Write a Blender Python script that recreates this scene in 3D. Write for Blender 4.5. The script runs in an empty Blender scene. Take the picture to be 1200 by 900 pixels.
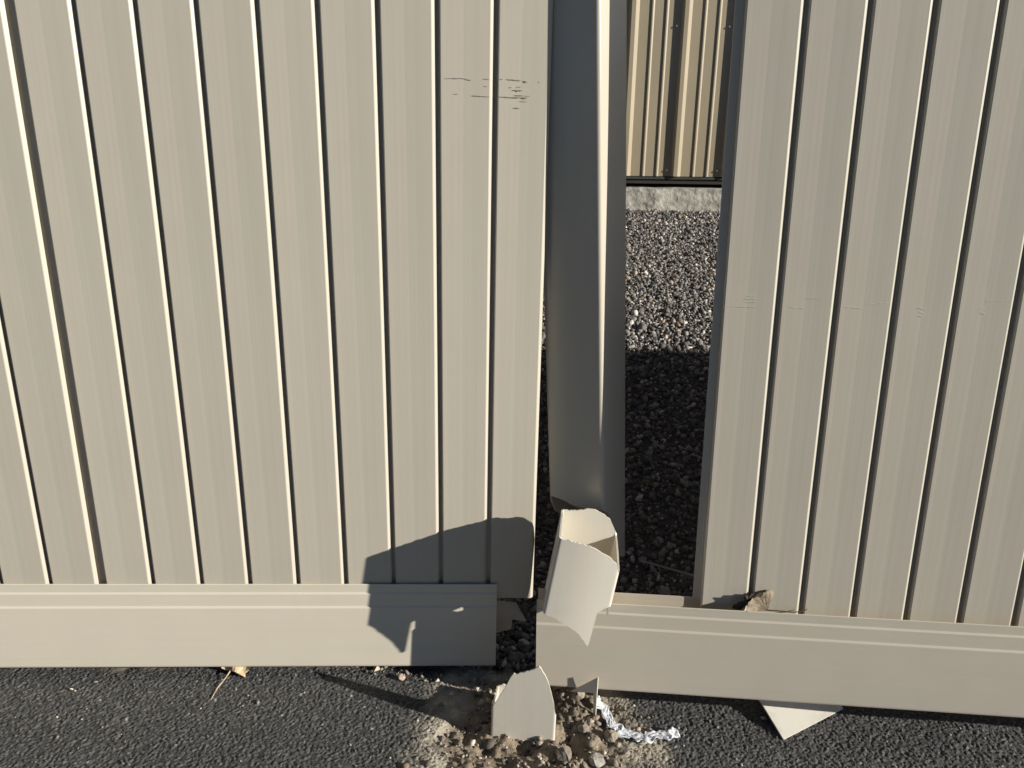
import bpy, math
import numpy as np
from mathutils import Vector, Matrix
rng = np.random.default_rng(7)
SC = bpy.context.scene
COL = SC.collection

# ------------------------------------------------------------------ camera
H = 1.203                     # eye height above the asphalt
F = 890.0 / 1200.0            # focal length / picture width
TH = math.radians(16.8); RO = math.radians(-0.8)
fwd = Vector((0, math.cos(TH), -math.sin(TH)))
right = Vector((1, 0, 0)); down = fwd.cross(right)
R2 = right * math.cos(RO) + down * math.sin(RO)
D2 = -right * math.sin(RO) + down * math.cos(RO)
cam = bpy.data.cameras.new('camera'); cam_o = bpy.data.objects.new('camera', cam); COL.objects.link(cam_o)
cam.sensor_width = 36; cam.lens = 36 * F; cam.clip_start = 0.05; cam.clip_end = 2000
M = Matrix((( R2.x, -D2.x, -fwd.x, 0), (R2.y, -D2.y, -fwd.y, 0), (R2.z, -D2.z, -fwd.z, H), (0, 0, 0, 1)))
cam_o.matrix_world = M
SC.camera = cam_o

# ------------------------------------------------------------------ light
SUN_AZ, SUN_EL = math.radians(68.3), math.radians(18)     # azimuth from -Y (behind the camera) towards +X
sdir = Vector((math.sin(SUN_AZ) * math.cos(SUN_EL), -math.cos(SUN_AZ) * math.cos(SUN_EL), math.sin(SUN_EL)))
world = bpy.data.worlds.new('World'); SC.world = world; world.use_nodes = True
wn = world.node_tree; bg = wn.nodes['Background']
sky = wn.nodes.new('ShaderNodeTexSky'); sky.sky_type = 'NISHITA'; sky.sun_disc = False
sky.sun_elevation = SUN_EL; sky.sun_rotation = math.pi - SUN_AZ
sky.altitude = 2500; sky.air_density = .6; sky.dust_density = .2; sky.ozone_density = 1.5
wn.links.new(sky.outputs[0], bg.inputs[0]); bg.inputs[1].default_value = 0.05
sun = bpy.data.lights.new('sun', 'SUN'); sun.energy = 5.0; sun.angle = math.radians(0.5); sun.color = (1, .97, .90)
sun_o = bpy.data.objects.new('sun', sun); COL.objects.link(sun_o)
sun_o.rotation_euler = sdir.to_track_quat('Z', 'Y').to_euler(); sun_o.location = (3, -3, 6)
SC.view_settings.view_transform = 'Standard'; SC.view_settings.look = 'None'
SC.view_settings.exposure = 0.36; SC.view_settings.gamma = 1; SC.view_settings.use_curve_mapping = False

# ------------------------------------------------------------------ helpers
def ray(px, py):
    return (R2 * ((px - 600) / 890) + D2 * ((py - 450) / 890) + fwd)
def at(px, py, Y):
    d = ray(px, py); d = d * (Y / d.y); return Vector((d.x, d.y, d.z + H))
def grd(px, py, z=0.0):
    d = ray(px, py); d = d * ((z - H) / d.z); return Vector((d.x, d.y, z))
def hsh(a, b, k):
    x = np.sin(a * 127.1 + b * 311.7 + k * 74.7) * 43758.5453
    return x - np.floor(x)
def vnoise(x, y, s, k=0):
    x = np.asarray(x, float) * s; y = np.asarray(y, float) * s
    i = np.floor(x); j = np.floor(y); fx = x - i; fy = y - j
    fx = fx * fx * (3 - 2 * fx); fy = fy * fy * (3 - 2 * fy)
    return (hsh(i, j, k) * (1 - fx) + hsh(i + 1, j, k) * fx) * (1 - fy) + (hsh(i, j + 1, k) * (1 - fx) + hsh(i + 1, j + 1, k) * fx) * fy
def fbm(x, y, s, k=0, o=4):
    return sum(vnoise(x, y, s * 2 ** i, k + i) * .5 ** (i + 1) for i in range(o))
def worley(x, y, s, k=0):
    x = x * s; y = y * s; i = np.floor(x); j = np.floor(y)
    best = np.full(x.shape, 9.); idr = np.zeros(x.shape)
    for a in (-1, 0, 1):
        for b in (-1, 0, 1):
            cx = i + a; cy = j + b
            d = (cx + hsh(cx, cy, k) - x) ** 2 + (cy + hsh(cx, cy, k + 5) - y) ** 2
            m = d < best; best = np.where(m, d, best); idr = np.where(m, hsh(cx, cy, k + 9), idr)
    return np.sqrt(best), idr
def sstep(a, b, x):
    t = np.clip((x - a) / (b - a), 0, 1); return t * t * (3 - 2 * t)

def tag(o, label=None, cat=None, group=None, kind=None):
    if label: o['label'] = label
    if cat: o['category'] = cat
    if group: o['group'] = group
    if kind: o['kind'] = kind
    return o
def obj(name, verts, faces, mat, parent=None, smooth=False, color=None):
    me = bpy.data.meshes.new(name); me.from_pydata([tuple(v) for v in verts], [], faces); me.update()
    if smooth: me.polygons.foreach_set('use_smooth', [True] * len(me.polygons))
    me.materials.append(mat)
    o = bpy.data.objects.new(name, me); COL.objects.link(o)
    if parent: o.parent = parent
    return o
def empty(name, mat=None, loc=None):
    o = bpy.data.objects.new(name, None); COL.objects.link(o); o.empty_display_size = .1
    if mat is not None: o.matrix_world = mat
    if loc is not None: o.location = loc
    return o
class MB:
    def __init__(s): s.v = []; s.f = []
    def add(s, v, f):
        n = len(s.v); s.v += [tuple(p) for p in v]; s.f += [tuple(i + n for i in q) for q in f]
    def box(s, a, b):
        (x0, y0, z0), (x1, y1, z1) = a, b
        s.add([(x0,y0,z0),(x1,y0,z0),(x1,y1,z0),(x0,y1,z0),(x0,y0,z1),(x1,y0,z1),(x1,y1,z1),(x0,y1,z1)],
              [(0,3,2,1),(4,5,6,7),(0,1,5,4),(1,2,6,5),(2,3,7,6),(3,0,4,7)])
    def tubeline(s, pts, rads, n=6):
        pts = [Vector(p) for p in pts]; rings = []
        for i, p in enumerate(pts):
            t = (pts[min(i + 1, len(pts) - 1)] - pts[max(i - 1, 0)]).normalized()
            a = t.cross(Vector((0, 0, 1)));
            if a.length < .1: a = t.cross(Vector((1, 0, 0)))
            a.normalize(); b = t.cross(a)
            rings.append([p + (a * math.cos(q * 2 * math.pi / n) + b * math.sin(q * 2 * math.pi / n)) * rads[i] for q in range(n)])
        v = [p for r in rings for p in r]; f = []
        for i in range(len(pts) - 1):
            for q in range(n):
                f.append((i * n + q, i * n + (q + 1) % n, (i + 1) * n + (q + 1) % n, (i + 1) * n + q))
        f.append(tuple(range(n))[::-1]); f.append(tuple(range((len(pts) - 1) * n, len(pts) * n)))
        s.add(v, f)
    def build(s, name, mat, parent=None, smooth=False): return obj(name, s.v, s.f, mat, parent, smooth)
def ribbon(path, th):
    """2D open path thickened to a closed outline"""
    p = [Vector(q) for q in path]; L = []; Rr = []
    for i, q in enumerate(p):
        a = (q - p[i - 1]).normalized() if i else (p[1] - q).normalized()
        b = (p[i + 1] - q).normalized() if i < len(p) - 1 else a
        n = Vector((-(a.y + b.y), a.x + b.x)); n.normalize(); c = max(.5, n.dot(Vector((-a.y, a.x))))
        L.append(q); Rr.append(q + n * th / c)
    return [tuple(x) for x in L], [tuple(x) for x in Rr]
def extrude_ribbon(mb, path, th, x0, x1, nx=1):
    """strip (y,z) path extruded along x"""
    A, B = ribbon(path, th); n = len(A); v = []; f = []
    xs = [x0, x1]
    for x in xs:
        v += [(x, a[0], a[1]) for a in A] + [(x, b[0], b[1]) for b in B]
    m = 2 * n
    for i in range(n - 1):
        f.append((i, i + 1, m + i + 1, m + i)); f.append((n + i, m + n + i, m + n + i + 1, n + i + 1))
        f.append((i, n + i, n + i + 1, i + 1)); f.append((m + i, m + i + 1, m + n + i + 1, m + n + i))
    f.append((0, m, m + n, n)); f.append((n - 1, 2 * n - 1, m + 2 * n - 1, m + n - 1))
    mb.add(v, f)
def recalc(o):
    import bmesh
    b = bmesh.new(); b.from_mesh(o.data); bmesh.ops.recalc_face_normals(b, faces=b.faces); b.to_mesh(o.data); b.free(); return o

# ------------------------------------------------------------------ materials
def newmat(name):
    m = bpy.data.materials.new(name); m.use_nodes = True; nt = m.node_tree
    return m, nt, nt.nodes['Principled BSDF']
def vinyl(name, base, rough=.38, streak=(170, 170, 1.2), amp=.04, bump=.12, dirt=0.0, sub=0.0):
    m, nt, p = newmat(name); N = nt.nodes; L = nt.links
    tc = N.new('ShaderNodeTexCoord'); mp = N.new('ShaderNodeMapping'); mp.inputs['Scale'].default_value = streak
    L.new(tc.outputs['Object'], mp.inputs[0])
    n1 = N.new('ShaderNodeTexNoise'); n1.inputs['Scale'].default_value = 1; n1.inputs['Detail'].default_value = 4; L.new(mp.outputs[0], n1.inputs[0])
    n2 = N.new('ShaderNodeTexNoise'); n2.inputs['Scale'].default_value = 5; n2.inputs['Detail'].default_value = 5; L.new(tc.outputs['Object'], n2.inputs[0])
    oi = N.new('ShaderNodeObjectInfo')
    a = N.new('ShaderNodeMath'); a.operation = 'MULTIPLY_ADD'; a.inputs[1].default_value = amp * 2; a.inputs[2].default_value = 1 - amp; L.new(n1.outputs[0], a.inputs[0])
    b = N.new('ShaderNodeMath'); b.operation = 'MULTIPLY_ADD'; b.inputs[1].default_value = .08; b.inputs[2].default_value = .96; L.new(n2.outputs[0], b.inputs[0])
    c = N.new('ShaderNodeMath'); c.operation = 'MULTIPLY_ADD'; c.inputs[1].default_value = .05; c.inputs[2].default_value = .975; L.new(oi.outputs['Random'], c.inputs[0])
    ab = N.new('ShaderNodeMath'); ab.operation = 'MULTIPLY'; L.new(a.outputs[0], ab.inputs[0]); L.new(b.outputs[0], ab.inputs[1])
    abc = N.new('ShaderNodeMath'); abc.operation = 'MULTIPLY'; L.new(ab.outputs[0], abc.inputs[0]); L.new(c.outputs[0], abc.inputs[1])
    mul = N.new('ShaderNodeMix'); mul.data_type = 'RGBA'; mul.blend_type = 'MULTIPLY'; mul.inputs[0].default_value = 1
    mul.inputs[6].default_value = (*base, 1); L.new(abc.outputs[0], mul.inputs[7])
    n5 = N.new('ShaderNodeTexNoise'); n5.inputs['Scale'].default_value = 1; n5.inputs['Detail'].default_value = 2; mp5 = N.new('ShaderNodeMapping'); mp5.inputs['Scale'].default_value = tuple(min(q, 28) * (1 if q > 5 else .6) for q in streak); L.new(tc.outputs['Object'], mp5.inputs[0]); L.new(mp5.outputs[0], n5.inputs[0])
    cr5 = N.new('ShaderNodeValToRGB'); cr5.color_ramp.elements[0].position = .35; cr5.color_ramp.elements[1].position = .65; cr5.color_ramp.elements[0].color = (1.0, .965, .945, 1); cr5.color_ramp.elements[1].color = (.965, .97, .945, 1); L.new(n5.outputs[0], cr5.inputs[0])
    mul5 = N.new('ShaderNodeMix'); mul5.data_type = 'RGBA'; mul5.blend_type = 'MULTIPLY'; mul5.inputs[0].default_value = 1; L.new(mul.outputs[2], mul5.inputs[6]); L.new(cr5.outputs[0], mul5.inputs[7])
    out = mul5.outputs[2]
    if dirt:
        n3 = N.new('ShaderNodeTexNoise'); n3.inputs['Scale'].default_value = 9; n3.inputs['Detail'].default_value = 8; n3.inputs['Roughness'].default_value = .7; L.new(tc.outputs['Object'], n3.inputs[0])
        cr = N.new('ShaderNodeValToRGB'); cr.color_ramp.elements[0].position = .55; cr.color_ramp.elements[1].position = .8; L.new(n3.outputs[0], cr.inputs[0])
        mm = N.new('ShaderNodeMath'); mm.operation = 'MULTIPLY'; mm.inputs[1].default_value = dirt; L.new(cr.outputs[0], mm.inputs[0])
        mx = N.new('ShaderNodeMix'); mx.data_type = 'RGBA'; L.new(mm.outputs[0], mx.inputs[0]); L.new(out, mx.inputs[6]); mx.inputs[7].default_value = (.22, .17, .11, 1); out = mx.outputs[2]
    L.new(out, p.inputs['Base Color']); p.inputs['Roughness'].default_value = rough
    bu = N.new('ShaderNodeBump'); bu.inputs['Strength'].default_value = bump; bu.inputs['Distance'].default_value = .001; L.new(n1.outputs[0], bu.inputs['Height']); L.new(bu.outputs[0], p.inputs['Normal'])
    # broad gentle waviness of the sheet
    n4 = N.new('ShaderNodeTexNoise'); n4.inputs['Scale'].default_value = 7; n4.inputs['Detail'].default_value = 1; L.new(tc.outputs['Object'], n4.inputs[0])
    b2 = N.new('ShaderNodeBump'); b2.inputs['Strength'].default_value = .25; b2.inputs['Distance'].default_value = .003; L.new(n4.outputs[0], b2.inputs['Height']); L.new(b2.outputs[0], bu.inputs['Normal'])
    p.inputs['IOR'].default_value = 1.46
    return m
TAN = (.56, .51, .418)
m_board = vinyl('tan_vinyl_board', TAN, dirt=.05)
m_rail = vinyl('tan_vinyl_rail', (.60, .543, .445), streak=(1.5, 220, 220), dirt=.10)
m_rail2 = vinyl('tan_vinyl_brightened_rail', (.72, .655, .535), streak=(1.5, 220, 220), dirt=.06)  # rail vinyl made paler: the left rail's extra brightness is put into its colour
m_post = vinyl('tan_vinyl_post', TAN, rough=.26, amp=.02, dirt=.05)
m_shard = vinyl('tan_vinyl_broken', (.69, .64, .545), rough=.36, amp=.03, dirt=.12)
def plain(name, col, rough=.6, metal=0, noise=0, ns=40, bump=0):
    m, nt, p = newmat(name); N = nt.nodes; L = nt.links
    p.inputs['Roughness'].default_value = rough; p.inputs['Metallic'].default_value = metal
    tc = N.new('ShaderNodeTexCoord'); n = N.new('ShaderNodeTexNoise'); n.inputs['Scale'].default_value = ns; n.inputs['Detail'].default_value = 6; L.new(tc.outputs['Object'], n.inputs[0])
    cr = N.new('ShaderNodeValToRGB'); cr.color_ramp.elements[0].position = .3; cr.color_ramp.elements[1].position = .7
    cr.color_ramp.elements[0].color = (*[c * (1 - noise) for c in col], 1); cr.color_ramp.elements[1].color = (*[min(1, c * (1 + noise)) for c in col], 1)
    L.new(n.outputs[0], cr.inputs[0]); L.new(cr.outputs[0], p.inputs['Base Color'])
    if bump:
        b = N.new('ShaderNodeBump'); b.inputs['Strength'].default_value = 1; b.inputs['Distance'].default_value = bump; L.new(n.outputs[0], b.inputs['Height']); L.new(b.outputs[0], p.inputs['Normal'])
    return m
def attrmat(name, rough=.85, bump=0, ns=300):
    m, nt, p = newmat(name); N = nt.nodes; L = nt.links
    a = N.new('ShaderNodeAttribute'); a.attribute_name = 'tint'
    tc = N.new('ShaderNodeTexCoord'); n = N.new('ShaderNodeTexNoise'); n.inputs['Scale'].default_value = ns; n.inputs['Detail'].default_value = 5; L.new(tc.outputs['Object'], n.inputs[0])
    s = N.new('ShaderNodeMath'); s.operation = 'MULTIPLY_ADD'; s.inputs[1].default_value = 1.6; s.inputs[2].default_value = .2; L.new(n.outputs[0], s.inputs[0])
    mul = N.new('ShaderNodeMix'); mul.data_type = 'RGBA'; mul.blend_type = 'MULTIPLY'; mul.inputs[0].default_value = 1; L.new(a.outputs['Color'], mul.inputs[6]); L.new(s.outputs[0], mul.inputs[7])
    L.new(mul.outputs[2], p.inputs['Base Color']); p.inputs['Roughness'].default_value = rough
    if bump:
        b = N.new('ShaderNodeBump'); b.inputs['Strength'].default_value = 1; b.inputs['Distance'].default_value = bump; L.new(n.outputs[0], b.inputs['Height']); L.new(b.outputs[0], p.inputs['Normal'])
    return m
m_ground = attrmat('asphalt_and_soil', .8, .0012, 420)
m_stone = attrmat('gravel_stone', .75, .0008, 500)
m_wall = plain('tan_metal_cladding', (.37, .305, .205), .42, 0, .06, 3)
m_sill = plain('dark_brown_sill', (.03, .02, .014), .7, 0, .3, 12)
m_green = plain('green_grey_flashing', (.05, .06, .055), .4, 0, .2, 8)
m_conc = plain('rough_concrete', (.42, .39, .33), .9, 0, .35, 28, .01)
m_screw = plain('zinc_screw', (.6, .58, .52), .3, .8, .1, 20)
m_roof = plain('grey_roof_sheet', (.3, .3, .3), .5, 0, .1, 4)
m_scuff = plain('dark_scuff', (.27, .24, .20), .8, 0, .4, 200)
m_scr = plain('pale_scratch', (.80, .75, .66), .6, 0, .2, 200)
m_leaf = plain('dry_leaf', (.23, .175, .115), .75, 0, .5, 90, .001)
m_leafd = plain('dark_curled_leaf', (.06, .045, .03), .8, 0, .4, 60, .002)
m_leafl = plain('pale_dry_leaf', (.62, .45, .28), .7, 0, .3, 70, .002)
m_white = vinyl('white_vinyl_scrap', (.80, .77, .68), .4, (150, 3, 100), .03, .1, .45)
m_grey = plain('grey_strip', (.42, .40, .36), .6, 0, .2, 50)
m_tape, _nt, _p = newmat('crinkled_clear_plastic')
_p.inputs['Base Color'].default_value = (.80, .81, .84, 1); _p.inputs['Specular IOR Level'].default_value = .25; _p.inputs['Roughness'].default_value = .6; _p.inputs['Transmission Weight'].default_value = .0; _p.inputs['IOR'].default_value = 1.3
_n = _nt.nodes.new('ShaderNodeTexNoise'); _n.inputs['Scale'].default_value = 160; _b = _nt.nodes.new('ShaderNodeBump'); _b.inputs['Distance'].default_value = .0005
_nt.links.new(_n.outputs[0], _b.inputs['Height']); _nt.links.new(_b.outputs[0], _p.inputs['Normal'])

# ------------------------------------------------------------------ ground
BANK = [(1.60, -.012), (1.85, .06), (2.2, .27), (2.70, .53), (3.3, .70), (4.36, .925), (9, .93)]
def bank(y):
    y = np.asarray(y, float); p = np.array(BANK)
    z = sum(np.interp(y + d, p[:, 0], p[:, 1]) for d in (-.12, -.06, 0, .06, .12)) / 5
    return np.where(y < 1.45, 0, z * sstep(1.5, 1.72, y))
def soilmask(x, y):
    n = fbm(x, y, 9, 3) - .47
    d = np.sqrt(((x - .055) / .235) ** 2 + ((y - 1.30) / .34) ** 2) + n * .55
    back = sstep(1.55, 1.62, y + n * .12)
    return d, back
def ground():
    xs = np.concatenate([-np.geomspace(400, 1.45, 40), np.arange(-1.3, 1.3, .0025), np.geomspace(1.45, 400, 40)])
    ys = np.concatenate([-np.geomspace(400, 1, 30), np.linspace(-.8, 1.05, 12), np.arange(1.10, 1.72, .0025), np.geomspace(1.75, 9, 60), np.geomspace(10, 400, 20)])
    X, Y = np.meshgrid(xs, ys)
    fine = (np.abs(X) < 1.3) & (Y > 1.05) & (Y < 1.76)
    w, idr = worley(X + (fbm(X, Y, 60, 71) - .5) * .01, Y + (fbm(X, Y, 60, 75) - .5) * .01, 180, 1); w2, id2 = worley(X, Y, 60, 2)
    d, back = soilmask(X, Y)
    soil = np.maximum(1 - sstep(.72, .98, d), back); 
    sand = np.exp(-((d - .95) / .13) ** 2) * (1 - back)
    z = bank(Y)
    agg = (.55 - w) * .0056 * (.4 + idr) + (.5 - w2) * .0018 + (fbm(X, Y, 5, 8) - .5) * .006
    lump = .030 * np.exp(-((X - .17) ** 2 + (Y - 1.435) ** 2) / .0022) + (fbm(X, Y, 22, 11, 5) - .5) * .045 + (fbm(X, Y, 7, 21, 2) - .5) * .02 + (.5 - w2) * .003
    soilf = np.where(fine, soil, 0)
    z = z + np.where(fine, agg * (1 - soil) + (lump - .004) * soil, 0) + np.where((Y > 1.76) & (Y < 4.3), -.004, 0)
    # colours (true surface colours of asphalt binder, stones, dust and soil)
    t = .055 + .10 * idr; t = np.where(idr > .965, .17, t); t = np.where(idr > .996, .40, t)
    ramp = np.clip(1.3 - w * 1.1, .5, 1)
    asp = np.stack([t * 1.0, t * .97, t * .93], -1) * ramp[..., None]
    sn = fbm(X, Y, 14, 41); sn2 = fbm(X, Y, 60, 44)
    so = np.stack([.165 + .15 * sn, .13 + .115 * sn, .092 + .075 * sn], -1) * (.65 + .7 * sn2)[..., None]
    sd = np.stack([.50 + 0 * X, .44 + 0 * X, .34 + 0 * X], -1) * (.6 + .8 * sn2)[..., None]
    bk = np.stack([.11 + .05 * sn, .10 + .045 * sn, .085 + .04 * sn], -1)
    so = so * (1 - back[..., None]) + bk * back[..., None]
    c = asp * (1 - soil[..., None]) + so * soil[..., None]
    sp = np.clip(sand * (.35 + 1.1 * vnoise(X, Y, 26, 51)), 0, .9)[..., None]; c = c * (1 - sp) + sd * sp
    c = np.where((Y > 4.3)[..., None], .1, c)
    ny, nx = X.shape
    me = bpy.data.meshes.new('ground'); me.vertices.add(nx * ny)
    me.vertices.foreach_set('co', np.stack([X, Y, z], -1).astype(np.float32).ravel())
    i = np.arange((ny - 1) * nx).reshape(ny - 1, nx)[:, :-1].ravel()
    q = np.stack([i, i + 1, i + nx + 1, i + nx], -1).ravel()
    me.loops.add(len(q)); me.loops.foreach_set('vertex_index', q.astype(np.int32))
    me.polygons.add(len(i)); me.polygons.foreach_set('loop_start', (np.arange(len(i)) * 4).astype(np.int32)); me.polygons.foreach_set('loop_total', np.full(len(i), 4, np.int32))
    me.update(calc_edges=True)
    a = me.color_attributes.new('tint', 'FLOAT_COLOR', 'POINT'); a.data.foreach_set('color', np.concatenate([c, np.ones((ny, nx, 1))], -1).astype(np.float32).ravel())
    me.materials.append(m_ground)
    o = bpy.data.objects.new('ground', me); COL.objects.link(o); tag(o, kind='structure')
    return X, Y, z
GX, GY, GZ = ground()
def gz(x, y):
    i = np.clip(np.searchsorted(GX[0], x), 0, GX.shape[1] - 1); j = np.clip(np.searchsorted(GY[:, 0], y), 0, GX.shape[0] - 1)
    return GZ[j, i]

phi = (1 + 5 ** .5) / 2
ICO = np.array([(-1, phi, 0), (1, phi, 0), (-1, -phi, 0), (1, -phi, 0), (0, -1, phi), (0, 1, phi), (0, -1, -phi), (0, 1, -phi), (phi, 0, -1), (phi, 0, 1), (-phi, 0, -1), (-phi, 0, 1)]) / 1.9
ICF = np.array([(0,11,5),(0,5,1),(0,1,7),(0,7,10),(0,10,11),(1,5,9),(5,11,4),(11,10,2),(10,7,6),(7,1,8),(3,9,4),(3,4,2),(3,2,6),(3,6,8),(3,8,9),(4,9,5),(2,4,11),(6,2,10),(8,6,7),(9,8,1)])
def stones(name, x, y, r, cols, zf, mat, sink=.35):
    n = len(x)
    v = ICO[None] * (1 + rng.uniform(-.45, .45, (n, 12, 3)))
    v = v * np.stack([np.ones(n), rng.uniform(.6, 1, n), rng.uniform(.4, .8, n)], -1)[:, None, :]
    q = rng.normal(size=(n, 4)); q[:, 1:3] *= .35; q /= np.linalg.norm(q, axis=1)[:, None]
    w_, a, b, c = q.T
    Rm = np.stack([1-2*(b*b+c*c), 2*(a*b-w_*c), 2*(a*c+w_*b), 2*(a*b+w_*c), 1-2*(a*a+c*c), 2*(b*c-w_*a), 2*(a*c-w_*b), 2*(b*c+w_*a), 1-2*(a*a+b*b)], -1).reshape(n, 3, 3)
    v = np.einsum('nij,nkj->nki', Rm, v) * r[:, None, None]
    v += np.stack([x, y, zf + r * sink * rng.uniform(.0, 1.3, n)], -1)[:, None, :]
    me = bpy.data.meshes.new(name); me.vertices.add(n * 12); me.vertices.foreach_set('co', v.astype(np.float32).ravel())
    fi = (ICF[None] + (np.arange(n) * 12)[:, None, None]).reshape(-1)
    me.loops.add(len(fi)); me.loops.foreach_set('vertex_index', fi.astype(np.int32))
    m = n * 20; me.polygons.add(m); me.polygons.foreach_set('loop_start', (np.arange(m) * 3).astype(np.int32)); me.polygons.foreach_set('loop_total', np.full(m, 3, np.int32))
    me.update(calc_edges=True)
    at_ = me.color_attributes.new('tint', 'FLOAT_COLOR', 'POINT'); cc = np.concatenate([cols, np.ones((n, 1))], -1)
    at_.data.foreach_set('color', np.repeat(cc, 12, 0).astype(np.float32).ravel())
    me.materials.append(mat); o = bpy.data.objects.new(name, me); COL.objects.link(o); return o
def stonecol(n, lo=.09, hi=.40):
    t = lo + (hi - lo) * rng.random(n) ** 2.0; k = rng.random(n)
    c = np.stack([t, t * .92, t * .83], -1)
    br = k > .85; c[br] = np.stack([t[br] * 1.15, t[br] * .9, t[br] * .68], -1)
    wh = (k < .07); c[wh] = np.array([.62, .58, .52]) * rng.uniform(.8, 1.1, (wh.sum(), 1)); return c
n = 115000
gx = rng.uniform(-.5, 1.9, n); gy = 1.58 + (4.36 - 1.58) * rng.random(n)
keep = rng.random(n) < np.where((gx < .12 * gy - .3) | (gx > .36 * gy + .25), .4, 1); gx = gx[keep]; gy = gy[keep]
n = len(gx); gr = np.clip(rng.lognormal(math.log(.0055), .42, n), .0025, .017)
tag(stones('gravel', gx, gy, gr, stonecol(n), bank(gy) - .002, m_stone), 'crushed grey gravel covering the bank between fence and building', 'gravel', kind='stuff')

# loose grit on asphalt and in the dirt hole
def pick(n, box):
    x = rng.uniform(box[0], box[1], n); y = rng.uniform(box[2], box[3], n); return x, y
x, y = pick(7000, (-.35, .45, 1.12, 1.62)); d, _ = soilmask(x, y); k = rng.random(len(x)) < np.where(d < .85, .42, np.where(d < 1.15, .12, .01)); x1, y1 = x[k], y[k]
x, y = pick(260, (-1.1, 1.1, 1.12, 1.56)); x1 = np.concatenate([x1, x]); y1 = np.concatenate([y1, y])
t_ = rng.random(150); xx = -.42 + .46 * t_; yy = 1.60 - .13 * t_ + rng.normal(0, .012, 150); x1 = np.concatenate([x1, xx]); y1 = np.concatenate([y1, yy])
r1 = np.clip(rng.lognormal(math.log(.0026), .5, len(x1)), .0012, .009)
c1 = stonecol(len(x1), .12, .5); c1[:, 1] *= .95; c1[:, 2] *= .85
tag(stones('loose_grit', x1, y1, r1, c1, np.array([gz(a, b) for a, b in zip(x1, y1)]), m_stone), 'small loose grit scattered round the broken post hole', 'grit', kind='stuff')

x, y = pick(260, (-.14, .24, 1.14, 1.46)); d, _ = soilmask(x, y); k = (d < .75) & (rng.random(len(x)) < np.where(x > .09, .75, .28)); x, y = x[k], y[k]; n = len(x)
rr = np.clip(rng.lognormal(math.log(.0065), .45, n), .004, .016); cb = stonecol(n, .10, .34); cb[:, 1] *= .9; cb[:, 2] *= .76
tag(stones('rubble', x, y, rr, cb, np.array([gz(a, b) for a, b in zip(x, y)]), m_stone), 'angular brown rubble filling the torn up post hole', 'rubble', kind='stuff')
def rock(p, r, col, label, flat=.7, group='rocks lying in the torn ground'):
    import bmesh
    b = bmesh.new(); bmesh.ops.create_icosphere(b, subdivisions=3, radius=1)
    ph = rng.uniform(0, 6, 6); pl = [(Vector(rng.normal(size=3)).normalized(), rng.uniform(.45, .8)) for _ in range(12)]
    for v in b.verts:
        c = v.co.copy()
        for (nn, dd) in pl:
            t = c.dot(nn)
            if t > dd: c -= nn * (t - dd) * .9
        c *= 1 + .05 * math.sin(c.x * 7 + ph[0]) * math.sin(c.y * 9 + ph[1])
        v.co = c * r; v.co.z *= flat
    me = bpy.data.meshes.new('rock'); b.to_mesh(me); b.free()
    me.materials.append(plain('rock_%s' % label[:12].replace(' ', '_'), col, .85, 0, .3, 90, .004))
    o = bpy.data.objects.new('rock', me); COL.objects.link(o); o.location = (p.x, p.y, gz(p.x, p.y) + r * flat * .45); o.rotation_euler = (0, 0, rng.uniform(0, 6))
    tag(o, label, 'rock', group)
rock(grd(470, 796), .011, (.42, .31, .25), 'small pinkish rounded pebble at the edge of the shadow below the left rail')
rock(grd(441, 784), .013, (.62, .50, .36), 'flat cream pebble tucked under the shaded end of the left rail')
rock(grd(512, 799), .008, (.55, .50, .44), 'small pale pebble just right of the pinkish pebble')
rock(grd(677, 826), .021, (.30, .25, .19), 'tan rock under the broken right rail beside the stump', .8)
rock(grd(716, 866), .017, (.33, .28, .21), 'upright tan rock beside the crinkled plastic strip', 1.1)
rock(grd(684, 858), .016, (.25, .21, .165), 'brown angular rock in the middle of the dirt hole')
rock(grd(660, 888), .028, (.22, .185, .14), 'large brown lump of dirt at the bottom edge in front of the stump', .6)
rock(grd(700, 893), .020, (.36, .33, .28), 'pale rock at the bottom edge right of the brown lump', .6)
rock(grd(662, 838), .012, (.22, .17, .13), 'small reddish brown stone close to the right foot of the stump')
rock(grd(697, 846), .011, (.27, .20, .15), 'small rust coloured stone below the thin vinyl fin')
rock(grd(604, 756, .03), .030, (.16, .15, .13), 'dark flat stone in the shaded gap between the two rails', .4)

# ------------------------------------------------------------------ metal building beyond
BY = 4.36
bld = empty('metal_building', loc=(1, BY, .9)); tag(bld, 'tan ribbed metal building standing on a low concrete foundation behind the gravel', 'building')
def bchild(mb, name, mat): 
    o = recalc(mb.build(name, mat)); o.parent = bld; o.matrix_parent_inverse = Matrix.Translation((-1, -BY, -.9)); return o
PITCH = .2765; X0 = .915
prof = []
for k in range(-22, 30):
    e = X0 + k * PITCH      # right foot of the major rib
    prof += [(e - .056, 0), (e - .043, .022), (e - .022, .022), (e, 0)]
    for m in (.062, .137): prof += [(e + m, 0), (e + m + .003, .006), (e + m + .009, .006), (e + m + .017, 0)]
mb = MB(); zb, zt = 1.10, 4.3
v = []; f = []
for (x, d) in prof: v += [(x, BY - d, zb), (x, BY - d, zt), (x, BY - d + .004, zb), (x, BY - d + .004, zt)]
for i in range(len(prof) - 1):
    a = i * 4; f += [(a, a + 4, a + 5, a + 1), (a + 2, a + 3, a + 7, a + 6), (a, a + 2, a + 6, a + 4), (a + 1, a + 5, a + 7, a + 3)]
mb.add(v, f); bchild(mb, 'wall_cladding', m_wall)
xL, xR = prof[0][0], prof[-1][0]
mb = MB(); mb.box((xL, BY + .006, 1.06), (xR, BY + 6, 4.25)); bchild(mb, 'wall_core', m_sill)
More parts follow.
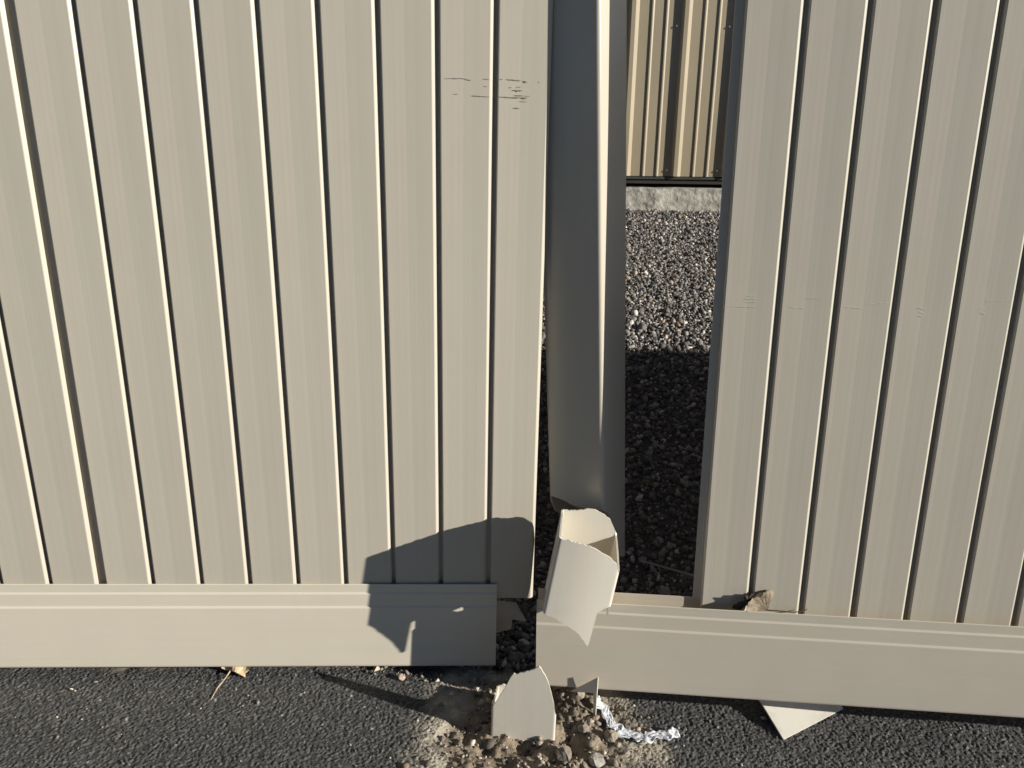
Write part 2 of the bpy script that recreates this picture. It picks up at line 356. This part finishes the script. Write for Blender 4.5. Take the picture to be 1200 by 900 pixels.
mb = MB(); mb.box((xL, BY - .004, 1.084), (xR, BY + .004, 1.097)); bchild(mb, 'base_flashing', m_green)
mb = MB(); mb.v = []; nx = 260
import itertools
fx = np.linspace(xL, xR, 900); v = []; f = []
for i, x in enumerate(fx):
    wob = (fbm(x, 0.3, 9, 5) - .5) * .02; v += [(x, BY - .035 + wob, .6), (x, BY - .028 + wob, 1.035 + wob * .7), (x, BY + .2, 1.058), (x, BY + .2, .6)]
for i in range(len(fx) - 1):
    a = i * 4; f += [(a, a + 4, a + 5, a + 1), (a + 1, a + 5, a + 6, a + 2), (a + 2, a + 6, a + 7, a + 3)]
mb.add(v, f); bchild(mb, 'foundation', m_conc)
mb = MB(); mb.box((xL - .2, BY - .3, 4.32), (xR + .2, BY + 6.3, 4.42)); bchild(mb, 'roof', m_roof)
for k in (-2, -1, 0, 1, 2):
    for z in (1.133, 1.86, 2.6, 3.4):
        e = X0 + k * PITCH; mb = MB(); c = Vector((e - .078, BY, z))
        pts = []
        mb.tubeline([c + Vector((0, 0, 0)), c + Vector((0, -.004, 0))], [.006, .006], 10)
        mb.tubeline([c + Vector((0, -.004, 0)), c + Vector((0, -.011, 0))], [.0045, .004], 6)
        bchild(mb, 'screw', m_screw)

# ------------------------------------------------------------------ fence panels
P = .11
UL = (Vector((.9992092, .03895149, -.00798526)), Vector((.00850966, -.01331575, .99987513)), Vector((-1.04449825, 1.52582724, -.95615158)), 1.004)
UR = (Vector((.99483684, -.10024711, .01581712)), Vector((-.0138629, .02016078, .99970064)), Vector((.52454371, 1.46081271, -.95923523)), .98)
def frame(uvos):
    u, v, o, s = uvos; b = v.cross(u); o = o * s
    return Matrix(((u.x * s, b.x * s, v.x * s, o.x), (u.y * s, b.y * s, v.y * s, o.y), (u.z * s, b.z * s, v.z * s, o.z + H), (0, 0, 0, 1)))
ML, MR = frame(UL), frame(UR)
TOPH = 1.36
def board_mesh():
    # outline in (x, depth): groove bevel on the right, tongue on the left
    out = [(-.0065, .0135), (.0052, .0135), (.0060, .0120), (.0104, .0120), (.0110, .0020), (.0118, .0005), (.0134, 0), (.0225, .0002),
           (.0340, .0003), (.0560, .0006), (.0760, .0004), (.0860, .0002), (.1050, 0), (.1066, .0006), (.1105, .0045), (.1120, .0066), (.1045, .0070), (.1045, .0175), (.1120, .0175), (.1120, .0220), (.0100, .0220), (.0100, .0168), (-.0065, .0168)]
    n = len(out); zs = [-.036, TOPH]; v = [(x, y, z) for z in zs for x, y in out]
    f = [(i, (i + 1) % n, n + (i + 1) % n, n + i) for i in range(n)] + [tuple(range(n))[::-1], tuple(range(n, 2 * n))]
    return v, f
def rail(parent, x0, x1, mat):
    mb = MB(); y = 0
    path = [(-.0045, -.034), (-.0045, .0045), (-.0055, .0062), (-.0070, .0050), (-.0070, -.0150), (-.0085, -.0172), (-.0098, -.0190), (-.0098, -.0500), (-.0116, -.0524), (-.0128, -.0545), (-.0128, -.2110), (-.0115, -.2150), (-.0080, -.2165),
            (.0440, -.2165), (.0470, -.2130), (.0470, -.0500), (.0420, -.0450), (.0420, .0060)]
    extrude_ribbon(mb, path, .0024, x0, x1)
    mb.box((x0, -.0018, -.040), (x1, .0392, -.0375))
    o = recalc(mb.build('bottom_rail', mat, parent)); return o
def near_rail(Mx):      # the knocked rail bulges a little towards the camera
    eye = Matrix.Translation((0, 0, H)); return Mx.inverted() @ eye @ Matrix.Scale(.982, 4) @ eye.inverted() @ Mx
def panel(Mx, label, boards, shift, r0, r1, name='fence_panel', name_rail_near=False):
    root = empty(name, Mx); tag(root, label, 'fence panel', 'tan vinyl fence panels either side of the broken post')
    v, f = board_mesh(); first = None
    for k in boards:
        if first is None: o = first = recalc(obj('board', v, f, m_board, root))
        else: o = first.copy(); COL.objects.link(o); o.parent = root
        o.location = ((k - 1) * P + shift(k), rng.uniform(-.0002, .0002), 0); o.rotation_euler = (0, 0, math.radians(rng.uniform(-.35, .35)))
    rl = rail(root, r0, r1, m_rail if name_rail_near else m_rail2)
    if name_rail_near: rl.matrix_parent_inverse = Matrix.Identity(4); rl.matrix_basis = near_rail(Mx)
    mb = MB(); mb.box((r0, -.012, TOPH + .001), (r1 + .0, .040, TOPH + .09)); mb.build('top_rail', m_rail, root)
    return root
left = panel(ML, 'left fence panel with dark scuffs on its end boards and a shaded rail end', range(-8, 11), lambda k: -.0107 if k < 2 else 0, -1.2, 1.0165)
rightp = panel(MR, 'right fence panel with boards missing at its left end and pale scratches', range(0, 14), lambda k: 0, -.4635, 1.45, name_rail_near=True)
# dark scuffs on the last two boards of the left panel, pale scratches on the right panel
def marks(root, Mx, sc, lst, mat, name, label):
    inv = Mx.inverted()
    b = Mx.to_3x3() @ Vector((0, 1, 0)); b.normalize()
    org = Mx.translation
    def hit(px, py):
        d = ray(px, py); c = Vector((0, 0, H)); t = (org - c).dot(b) / d.dot(b); return inv @ (c + d * t)
    for (x0, y0, x1, y1, w) in lst:
        mb = MB(); a = hit(x0, y0); c = hit(x1, y1); n = 9; top = []; bot = []
        for i in range(n):
            t = i / (n - 1); p = a.lerp(c, t); ww = w * (.0006 if mat is m_scuff else .0004) * (math.sin(math.pi * min(1, t + .04)) ** .5 + .1) * rng.uniform(.5, 1.2)
            q = p.z + rng.uniform(-.0004, .0004); top.append((p.x, -.0005, q + ww)); bot.append((p.x, -.0005, q - ww))
        v = top + bot; f = [(i, n + i, n + i + 1, i + 1) for i in range(n - 1)]
        v2 = [(p[0], p[1] + .0003, p[2]) for p in v]; mb.add(v, f); k = len(v); mb.f += [tuple(q + k for q in g[::-1]) for g in f]; mb.v += [tuple(p) for p in v2]
        rim = list(range(n)) + list(range(2 * n - 1, n - 1, -1)); mb.f += [(rim[q], rim[(q + 1) % len(rim)], rim[(q + 1) % len(rim)] + k, rim[q] + k) for q in range(len(rim))]
        o = mb.build(name, mat, root); o['label'] = label
sc = [(521, 92, 545, 92, .9), (544, 92, 553, 94.5, .8), (566, 92.5, 574, 93, .7), (584, 92.5, 590, 93, .6), (594, 93, 612, 94.5, 1.1), (614, 95, 618, 96.5, 2.4), (567, 101, 572, 101.5, .6), (597, 102.5, 600, 102.5, .8), (601, 105.5, 612, 106.5, 2.0), (606, 101.5, 612, 102, .6),
      (532, 110, 537, 110.5, .6), (553, 112, 574.5, 113.5, 1.1), (584, 113.5, 613, 114.5, 1.3), (612, 114.5, 618, 115, 2.4), (603, 111.5, 615, 112, .8), (616, 112.3, 622, 112.6, .5), (609, 118.5, 619, 119, .6), (602, 126.5, 610, 127, 1.0), (632, 95, 633, 97, .8)]
marks(left, ML, 1, sc, m_scuff, 'scuff_mark', 'dark horizontal scuff mark on the end boards')
sr = [(848, 359, 890, 360, .5), (873, 350, 888, 351, .5), (874, 354, 889, 354, .4), (875, 347, 884, 347, .4), (925, 360, 944, 361, .8), (943, 349, 966, 350, .4), (990, 360, 1011, 361, .9), (1015, 357, 1042, 354, .4), (1076, 361, 1086, 362, .7), (1078, 366, 1084, 367, .6), (1077, 370, 1082, 371, .6), (1149, 361, 1155, 360, .7), (1150, 367, 1156, 368, .6), (1156, 353, 1186, 351, .4)]
marks(rightp, MR, 1, sr, m_scr, 'scratch_mark', 'faint pale scratch across a board')
# dark plate painting the shade of a slot near the right rail's left end
mb = MB(); mb.box((-.4565, -.0138, -.128), (-.4525, -.0126, -.110)); o = mb.build('slot_shade_plate', m_sill, rightp)
mb = MB(); mb.box((-.4515, -.0142, -.130), (-.4495, -.0122, -.107)); mb.build('slot_lip', m_white, rightp)

# the fence runs on to the right, outside the picture
def copy_panel(src, Mx, label):
    r = src.copy(); COL.objects.link(r); r.matrix_world = Mx; r['label'] = label
    for ch in src.children:
        if ch.name.split('.')[0] in ('board', 'bottom_rail', 'top_rail'):
            c = ch.copy(); COL.objects.link(c); c.parent = r
    return r
nextp = panel(Matrix.Translation((2.45, 1.30, H - .93)), 'next fence panel along, second bay to the right of the broken post', range(-8, 14), lambda k: 0, -.99, 1.45)
for k, w in enumerate(('third', 'fourth', 'fifth')):
    copy_panel(nextp, Matrix.Translation((2.45 + 2.43 * (k + 1), 1.30, H - .93)), 'fence panel further along, %s bay to the right of the broken post' % w)

# ------------------------------------------------------------------ tubes with torn ends
def arc_ring(c, rad, closed=True, step=.005):
    """c: list of (x,y) corners -> list of (x, y, s) with s = corner index + fraction, corners rounded"""
    n = len(c); pts = []; segs = n if closed else n - 1
    C = [Vector(q) for q in c]
    for i in range(segs):
        a, b = C[i], C[(i + 1) % n]; L = (b - a).length; d = (b - a) / L
        r0 = rad if (closed or i > 0) else 0; r1 = rad if (closed or i < segs - 1) else 0
        m = max(2, int((L - r0 - r1) / step))
        for k in range(m + 1):
            t = (r0 + (L - r0 - r1) * k / m) / L; q = a + (b - a) * t; pts.append((q.x, q.y, i + t))
        if closed or i < segs - 1:
            e = C[(i + 2) % n]; d2 = (e - b).normalized(); p0 = b - d * rad; p1 = b + d2 * rad; L2 = (e - b).length
            for k in (1, 2, 3, 4):
                t = k / 5; q = p0 * (1 - t) ** 2 + b * 2 * t * (1 - t) + p1 * t * t
                s = i + (1 - rad / L * (1 - 2 * t)) if t < .5 else i + 1 + rad / L2 * (2 * t - 1)
                pts.append((q.x, q.y, s % segs if closed else s))
    return pts
def torn_tube(name, mat, ring, ztop, zbot, th, center, closed=True, nz=14, bulge=None):
    """ring: (x,y,s); ztop/zbot: lists of (s,z); center(z)->(dx,dy)"""
    n = len(ring); T = np.array(ztop); B = np.array(zbot); S = np.array([r[2] for r in ring])
    zt = np.interp(S, T[:, 0], T[:, 1]); zb = np.interp(S, B[:, 0], B[:, 1])
    xy = np.array([(r[0], r[1]) for r in ring]); nxt = np.roll(xy, -1, 0); prv = np.roll(xy, 1, 0)
    if not closed: nxt[-1] = xy[-1]; prv[0] = xy[0]
    t = nxt - prv; t /= np.linalg.norm(t, axis=1)[:, None] + 1e-9; nr = np.stack([-t[:, 1], t[:, 0]], -1)   # inward for ccw-from-below order
    v = []; 
    for layer in (0, 1):
        for k in range(nz + 1):
            for i in range(n):
                z = zb[i] + (zt[i] - zb[i]) * k / nz; dx, dy = center(z); p = xy[i] + nr[i] * th * layer
                if bulge: dx += bulge(S[i], z)[0]; dy += bulge(S[i], z)[1]
                v.append((p[0] + dx, p[1] + dy, z))
    def idx(l, k, i): return l * (nz + 1) * n + k * n + (i % n)
    f = []; m = n if closed else n - 1
    for k in range(nz):
        for i in range(m):
            f.append((idx(0, k, i), idx(0, k, i + 1), idx(0, k + 1, i + 1), idx(0, k + 1, i)))
            f.append((idx(1, k, i), idx(1, k + 1, i), idx(1, k + 1, i + 1), idx(1, k, i + 1)))
    for i in range(m):
        f.append((idx(0, nz, i), idx(0, nz, i + 1), idx(1, nz, i + 1), idx(1, nz, i)))
        f.append((idx(0, 0, i), idx(1, 0, i), idx(1, 0, i + 1), idx(0, 0, i + 1)))
    if not closed:
        for i in (0, n - 1):
            for k in range(nz): f.append((idx(0, k, i), idx(0, k + 1, i), idx(1, k + 1, i), idx(1, k, i)))
    o = recalc(obj(name, v, f, mat))
    # smooth only along the walls: mark by face angle
    me = o.data; me.polygons.foreach_set('use_smooth', [True] * len(me.polygons))
    try: me.set_sharp_from_angle(angle=math.radians(40))
    except Exception: pass
    return o
def jag(pts, amp, step=.03):
    out = []
    for (a, b) in zip(pts[:-1], pts[1:]):
        m = max(1, int(abs(b[0] - a[0]) / step))
        for k in range(m): t = k / m; out.append((a[0] + (b[0] - a[0]) * t, a[1] + (b[1] - a[1]) * t + (rng.uniform(-amp, amp) if k else 0)))
    out.append(pts[-1]); return out

# upper part of the snapped post: turned 30 degrees, hanging behind the gap
W = .136; A = math.radians(30)
def c_line(z):      # position of the near corner (front / right)
    zz = z - H
    px = 703.0 + max(0, (.3 - zz)) * 3.5
    Yc = 1.521 + .014 * float(sstep(-.15, .55, -zz))
    depth_x = at(px, 450 + 890 * math.tan(math.atan2(-zz, Yc) - TH), Yc)
    return depth_x.x, Yc
cx0, cy0 = c_line(H)
du = Vector((math.cos(A), -math.sin(A))); dv = Vector((math.sin(A), math.cos(A)))
C0 = Vector((0, 0)); cor = [C0 - du * W, C0, C0 + dv * W, C0 + dv * W - du * W]
ring = arc_ring([(c.x, c.y) for c in cor], .010)
def zpix(py, Y): return at(650, py, Y).z
fb = [(0, zpix(587, 1.575)), (.12, zpix(590, 1.56)), (.3, zpix(594, 1.55)), (.42, zpix(599, 1.54)), (.6, zpix(602, 1.53)), (.85, zpix(603, 1.51)), (1.0, zpix(606, 1.50)), (1.30, zpix(612, 1.53)), (1.34, zpix(655, 1.53)), (1.5, zpix(662, 1.55)), (2.0, zpix(664, 1.6)), (2.6, zpix(640, 1.67)), (3.0, zpix(618, 1.68)), (3.4, zpix(612, 1.65)), (3.8, zpix(604, 1.6)), (4.0, zpix(588, 1.575))]
post = torn_tube('broken_post', m_post, ring, [(0, 1.90), (4, 1.90)], jag(fb, .0012), .004, c_line, nz=40)
tag(post, 'upper length of snapped square vinyl post hanging twisted between the two fence panels', 'fence post')

# middle stub, torn at both ends, caught on the end of the right rail
DEP = .125
FL, FR, BR, BL = (.0, 0), (.140, 0), (.146, DEP), (.012, DEP)
fy = 1.386; zr = H - .83
def scen(z): return (.0855 + .160 * (z - zr), fy)
ring = arc_ring([FL, FR, BR, BL], .007, step=.0022)
def front(px, py): 
    p = at(px, py, fy); return ((p.x - scen(p.z)[0]) / .140, p.z)
def backw(px, py):
    p = at(px, py, fy + DEP); return (3 - (p.x - scen(p.z)[0] - .012) / .134, p.z)
top = [front(656, 630)] + [front(*q) for q in ((661, 632.5), (669, 633), (672, 635), (683, 637), (695, 641), (703, 645.5), (710, 650), (717, 655), (723, 661), (727, 666.5), (730, 671))]
top[0] = (0, top[0][1]); top = [t for t in top if t[0] < .97] + [(.99, front(731, 672)[1])]
top += [(1.05, H - .818), (1.5, H - .808), (1.97, H - .800)] + sorted([backw(*q) for q in ((721, 622), (717.5, 614), (715, 608), (710, 604), (704, 600), (697, 596), (690, 595.5), (680, 597), (668, 597.5), (660, 596.5), (654, 596))]) + [(3.02, backw(652, 597)[1]), (3.4, H - .735), (3.8, H - .740), (3.94, H - .742), (4.0, top[0][1])]
bot = [(0, front(641, 719)[1])] + [front(*q) for q in ((650, 724), (660, 729.5), (669, 735), (677, 741), (683, 749), (688.5, 757), (690, 754), (691, 741), (692, 731), (696, 721), (702, 716), (710, 712.5))] + [(.98, front(720, 711)[1]), (1.06, H - .905), (1.10, H - .932), (1.2, H - .908), (1.82, H - .904), (1.84, H - .965), (2, H - .97), (3, H - .97), (3.16, H - .965), (3.18, H - .912), (3.5, H - .912), (4, front(641, 719)[1])]
def sb(s, z): 
    b = -.004 * math.sin(math.pi * min(max(s, 0), 1)) if s < 1 else 0
    return (0, b)
stub = torn_tube('post_stub', m_shard, ring, jag(top, .0013, .02), jag(bot, .0013, .02), .0036, scen, bulge=sb, nz=16)
tag(stub, 'torn square vinyl post piece with open jagged top above the end of the right rail', 'post piece', 'pieces of the broken post')

# stump still standing in the ground: front wall with slivers of both sides
pL, pR = grd(577, 861), grd(652, 868)
w3 = (pR - pL).length; dd = (pR - pL).normalized(); nn = Vector((-dd.y, dd.x, 0))
C3 = [pR.xy + nn.xy * .1 - dd.xy * .02, pL.xy + nn.xy * .1, pL.xy, pR.xy, pR.xy + nn.xy * .016]
ring = arc_ring([tuple(c) for c in C3], .005, closed=False, step=.002)
def sfr(px, py):
    d = ray(px, py); k = (pL - Vector((0, 0, H))).dot(nn) / d.dot(nn); p = d * k; q = Vector((p.x, p.y, p.z + H)); return (2 + (q - pL).xy.dot(dd.xy) / w3, q.z)
top = [(0, .02), (.3, .045), (.9, .055), (1, .05), (1.5, .055), (1.8, .075), (1.97, .080)] + [sfr(*q) for q in ((577, 831), (582, 823), (588, 813), (594, 803), (599, 793), (603, 788), (604.5, 789.5), (614, 787), (624, 784), (632, 780), (634, 782), (639, 790), (643.5, 800), (647, 812), (650, 824))] + [(2.99, sfr(652, 836)[1]), (3.4, .055), (4, .03)]
stump = torn_tube('post_stump', m_shard, ring, jag(top, .0012, .02), [(0, -.02), (4, -.02)], .0036, lambda z: (-.004 + .02 * z, -.02 * z), closed=False, bulge=lambda s, z: (0, 0), nz=14)
tag(stump, 'cream vinyl post stump with pointed torn top standing in the dirt hole', 'post stump', 'pieces of the broken post')

# thin plates
def plate(name, mat, pts, th, label, cat, group=None, sub=0):
    P3 = [Vector(p) for p in pts]; nrm = Vector((0, 0, 0))
    for i in range(len(P3)): nrm += P3[i].cross(P3[(i + 1) % len(P3)])
    nrm.normalize(); n = len(P3); v = P3 + [p - nrm * th for p in P3]
    f = [tuple(range(n)), tuple(range(n, 2 * n))[::-1]] + [(i, n + i, n + (i + 1) % n, (i + 1) % n) for i in range(n)]
    o = recalc(obj(name, v, f, mat)); tag(o, label, cat, group); return o
f0 = at(701.5, 793, 1.405); fbm_ = Vector((f0.x - .001, 1.405, .005))
b0 = at(667, 809, 1.434)
g0 = at(697, 818, 1.409)
plate('vinyl_fin', m_shard, [f0, fbm_, (g0.x, 1.410, .005), (at(696, 811, 1.410).x, 1.410, at(696, 811, 1.410).z), (b0.x, 1.434, b0.z), (b0.x + .004, 1.430, b0.z + .003)], .0036, 'thin triangular vinyl fin poking up against the bottom of the right rail', 'post piece', 'pieces of the broken post')
T = grd(918, 868); T.z = .004; P1 = at(892, 823, 1.436); P2 = at(988, 830, 1.44); P3 = P1 + (P2 - T)
P1b = T + (P1 - T) * 1.25; P3b = P2 + (P1 - T) * .9
plate('vinyl_scrap', m_white, [T, P2, P3b, P1b], .004, 'flat white corner of vinyl sticking out from under the right rail onto the asphalt', 'vinyl scrap')
mb = MB(); mb.tubeline([T.lerp(P1, .99) + Vector((-.004, .004, -.006)), T.lerp(P1, 1.0) + Vector((-.016, .008, -.004))], [.009, .006], 8)
# curved scrap behind the left rail
mb = MB(); v = []; f = []
prof2 = [(574, 704, 1.66), (576, 713, 1.645), (578, 722, 1.63), (578, 731, 1.62), (577, 743, 1.615)]
cols_ = 9
for r, (px, py, Y) in enumerate(prof2):
    for c in range(cols_):
        t = c / (cols_ - 1); ex = [605, 612, 617, 600.5, 599][r]; xx = px + (ex - px) * t
        p = at(xx, py + (0 if r < 3 else -6 * t) + [2.0 * t * t, 6 * t * t, 6 * t * t, 0, 0][r], Y); v.append(p)
for r in range(4):
    for c in range(cols_ - 1): a = r * cols_ + c; f.append((a, a + 1, a + cols_ + 1, a + cols_))
nv = len(v); v2 = [p + Vector((0, .0035, -.002)) for p in v]
rim = [c for c in range(cols_)] + [r * cols_ + cols_ - 1 for r in range(1, 5)] + [4 * cols_ + c for c in range(cols_ - 2, -1, -1)] + [r * cols_ for r in (3, 2, 1)]
f2 = [tuple(i + nv for i in g[::-1]) for g in f] + [(rim[i], rim[(i + 1) % len(rim)], rim[(i + 1) % len(rim)] + nv, rim[i] + nv) for i in range(len(rim))]
o = recalc(obj('vinyl_scrap', v + v2, f + f2, m_shard)); tag(o, 'curled torn vinyl scrap in the shade behind the end of the left rail', 'vinyl scrap')
# strips lying on the gravel
def strip(pxs, w, label, lift=.012, mat=m_grey):
    mb = MB(); pts = []
    for (px, py) in pxs:
        d = ray(px, py); lo, hi = 1.5, 4.3
        for _ in range(40):
            mid = (lo + hi) / 2; z = H + d.z / d.y * mid
            if z > float(bank(mid)) + lift: lo = mid
            else: hi = mid
        pts.append(Vector((d.x / d.y * lo, lo, H + d.z / d.y * lo)))
    mb.tubeline(pts, [w] * len(pts), 4); o = mb.build('vinyl_strip', mat); tag(o, label, 'vinyl strip')
strip([(750, 657), (765, 661), (790, 668), (818, 676)], .0035, 'thin grey vinyl strip on shaded gravel below the gap')
strip([(809, 533), (816, 534), (824, 538)], .0028, 'short curved pale strip on shaded gravel beside the right panel edge')

# crinkled clear plastic strip
keys = [(700, 819, .035), (704, 826, .022), (711, 838, .014), (719, 850, .010), (728, 859, .008), (742, 862, .007), (757, 864, .009), (772, 863, .010), (785, 860, .012), (797, 861, .008)]
cen = []
for (a, b) in zip(keys[:-1], keys[1:]):
    for k in range(9):
        t = k / 9; px, py, z = [a[i] + (b[i] - a[i]) * t for i in range(3)]; cen.append(grd(px, py, z))
n = len(cen); m = 11; v = []; f = []
for i, c in enumerate(cen):
    t = (cen[min(i + 1, n - 1)] - cen[max(i - 1, 0)]).normalized(); s = t.cross(Vector((0, 0, 1))).normalized()
    wd = .016 + .020 * float(vnoise(i * .31, 3.3, 1, 5)); off = (float(vnoise(i * .23, 8.1, 1, 7)) - .5) * .012
    for j in range(m):
        q = j / (m - 1) - .5
        zz = .008 * float(fbm(i * .5 + 7, j * .55 + i * .21, 1, 13, 3)) + .003 * abs(math.sin(j * 1.9 + i * .6))
        v.append(c + s * (q * wd + off) + t * rng.uniform(-.001, .001) + Vector((0, 0, zz - .004)))
for i in range(n - 1):
    for j in range(m - 1): a = i * m + j; f.append((a, a + 1, a + m + 1, a + m))
o = obj('plastic_strip', v, f, m_tape, smooth=True); sd = o.modifiers.new('solid', 'SOLIDIFY'); sd.thickness = .0007
tag(o, 'crinkled clear plastic strip trailing from the vinyl fin across dirt onto asphalt', 'plastic strip')

# leaves
def leaf(name, origin, axes, mat, outline, curl, label, stem, stem_mat, groupmat=None):
    root = empty(name, loc=origin); tag(root, label, 'leaf')
    X, Y, Z = axes; v = []; f = []; n = len(outline); rr = 6
    for r in range(rr + 1):
        for (a, b) in outline:
            t = r / rr; x, y = a * t, b * t
            z = curl(x, y) + rng.uniform(-.0002, .0002); v.append(X * x + Y * y + Z * z)
    for r in range(rr):
        for i in range(n - 1): q = r * n + i; f.append((q, q + 1, q + n + 1, q + n))
    o = obj('blade', v, f, mat, root, smooth=False); s = o.modifiers.new('solid', 'SOLIDIFY'); s.thickness = .0006
    mb = MB(); mb.tubeline([Vector(p) - Vector(origin) for p in stem], np.linspace(.0016, .0009, len(stem)), 5); mb.build('stem', stem_mat, root)
    return root
def onrail(px, py, off=0.0): return at(px, py, 1.385 - off)
og = at(899, 715, 1.414)
fan = [(.060 * r * math.cos(a), .074 * r * math.sin(a)) for a, r in zip(np.linspace(math.radians(62), math.radians(182), 22), [.50, .58, .60, .62, .60, .57, .60, .55, .58, .50, .52, .48, .54, .60, .62, .70, .72, .80, .8, .85, .80, .70])]
lf = leaf('dry_leaf', og, (Vector((1, 0, 0)), Vector((0, .25, .97)), Vector((0, -1, .2))), m_leaf, fan, lambda x, y: .0003 * math.sin(math.atan2(y, x) * 19 + 40 * math.hypot(x, y)) * math.hypot(x, y) / .03 - .3 * x + .003 * math.sin(x * 80 + y * 40), 'curled brown leaf with dark crumpled edge resting on the top of the right rail', [at(899, 715, 1.412), at(915, 716, 1.409), at(930, 717.5, 1.408), at(942, 716, 1.41), at(946, 714, 1.412)], m_leafd)
# its dark crumpled rear lobe
v = []; f = []; cc = at(876, 706, 1.378); k = 14
lob = [(862, 713), (864, 709), (867, 708), (869, 706), (873, 706.5), (876, 704), (873, 703), (875, 700), (879, 700.5), (881, 698), (886, 699), (889, 697), (893, 698), (890, 702), (884, 705), (878, 709), (870, 714.5)]
vv = [at(884 + (a - 884) * 1.2, 715 + (b - 715) * 1.15, 1.419 + rng.uniform(-.004, .001)) - og for a, b in lob]; c = sum(vv, Vector()) / len(vv) + Vector((0, -.002, 0))
f = [(i, (i + 1) % len(vv), len(vv)) for i in range(len(vv))]
o = obj('curled_edge', vv + [c], f, m_leafd, lf); s = o.modifiers.new('solid', 'SOLIDIFY'); s.thickness = .0008
og2 = grd(270, 786, .012)
fan2 = [(.044 * r * math.cos(a), .044 * r * math.sin(a)) for a, r in zip(np.linspace(math.radians(-25), math.radians(160), 16), [1, .85, 1, .8, .95, 1.1, .9, 1, .85, 1, .9, 1.05, .9, .8, .7, .6])]
leaf('dry_leaf', og2, (Vector((1, 0, .1)), Vector((0, .8, .5)), Vector((0, -.5, .86))), m_leafl, fan2, lambda x, y: .005 * math.sin(x * 130 + y * 60), 'small pale brown leaf with long stem poking out under the left rail', [og2, grd(264, 795, .008), grd(255, 806, .004), grd(247, 820, .003)], m_leafl)
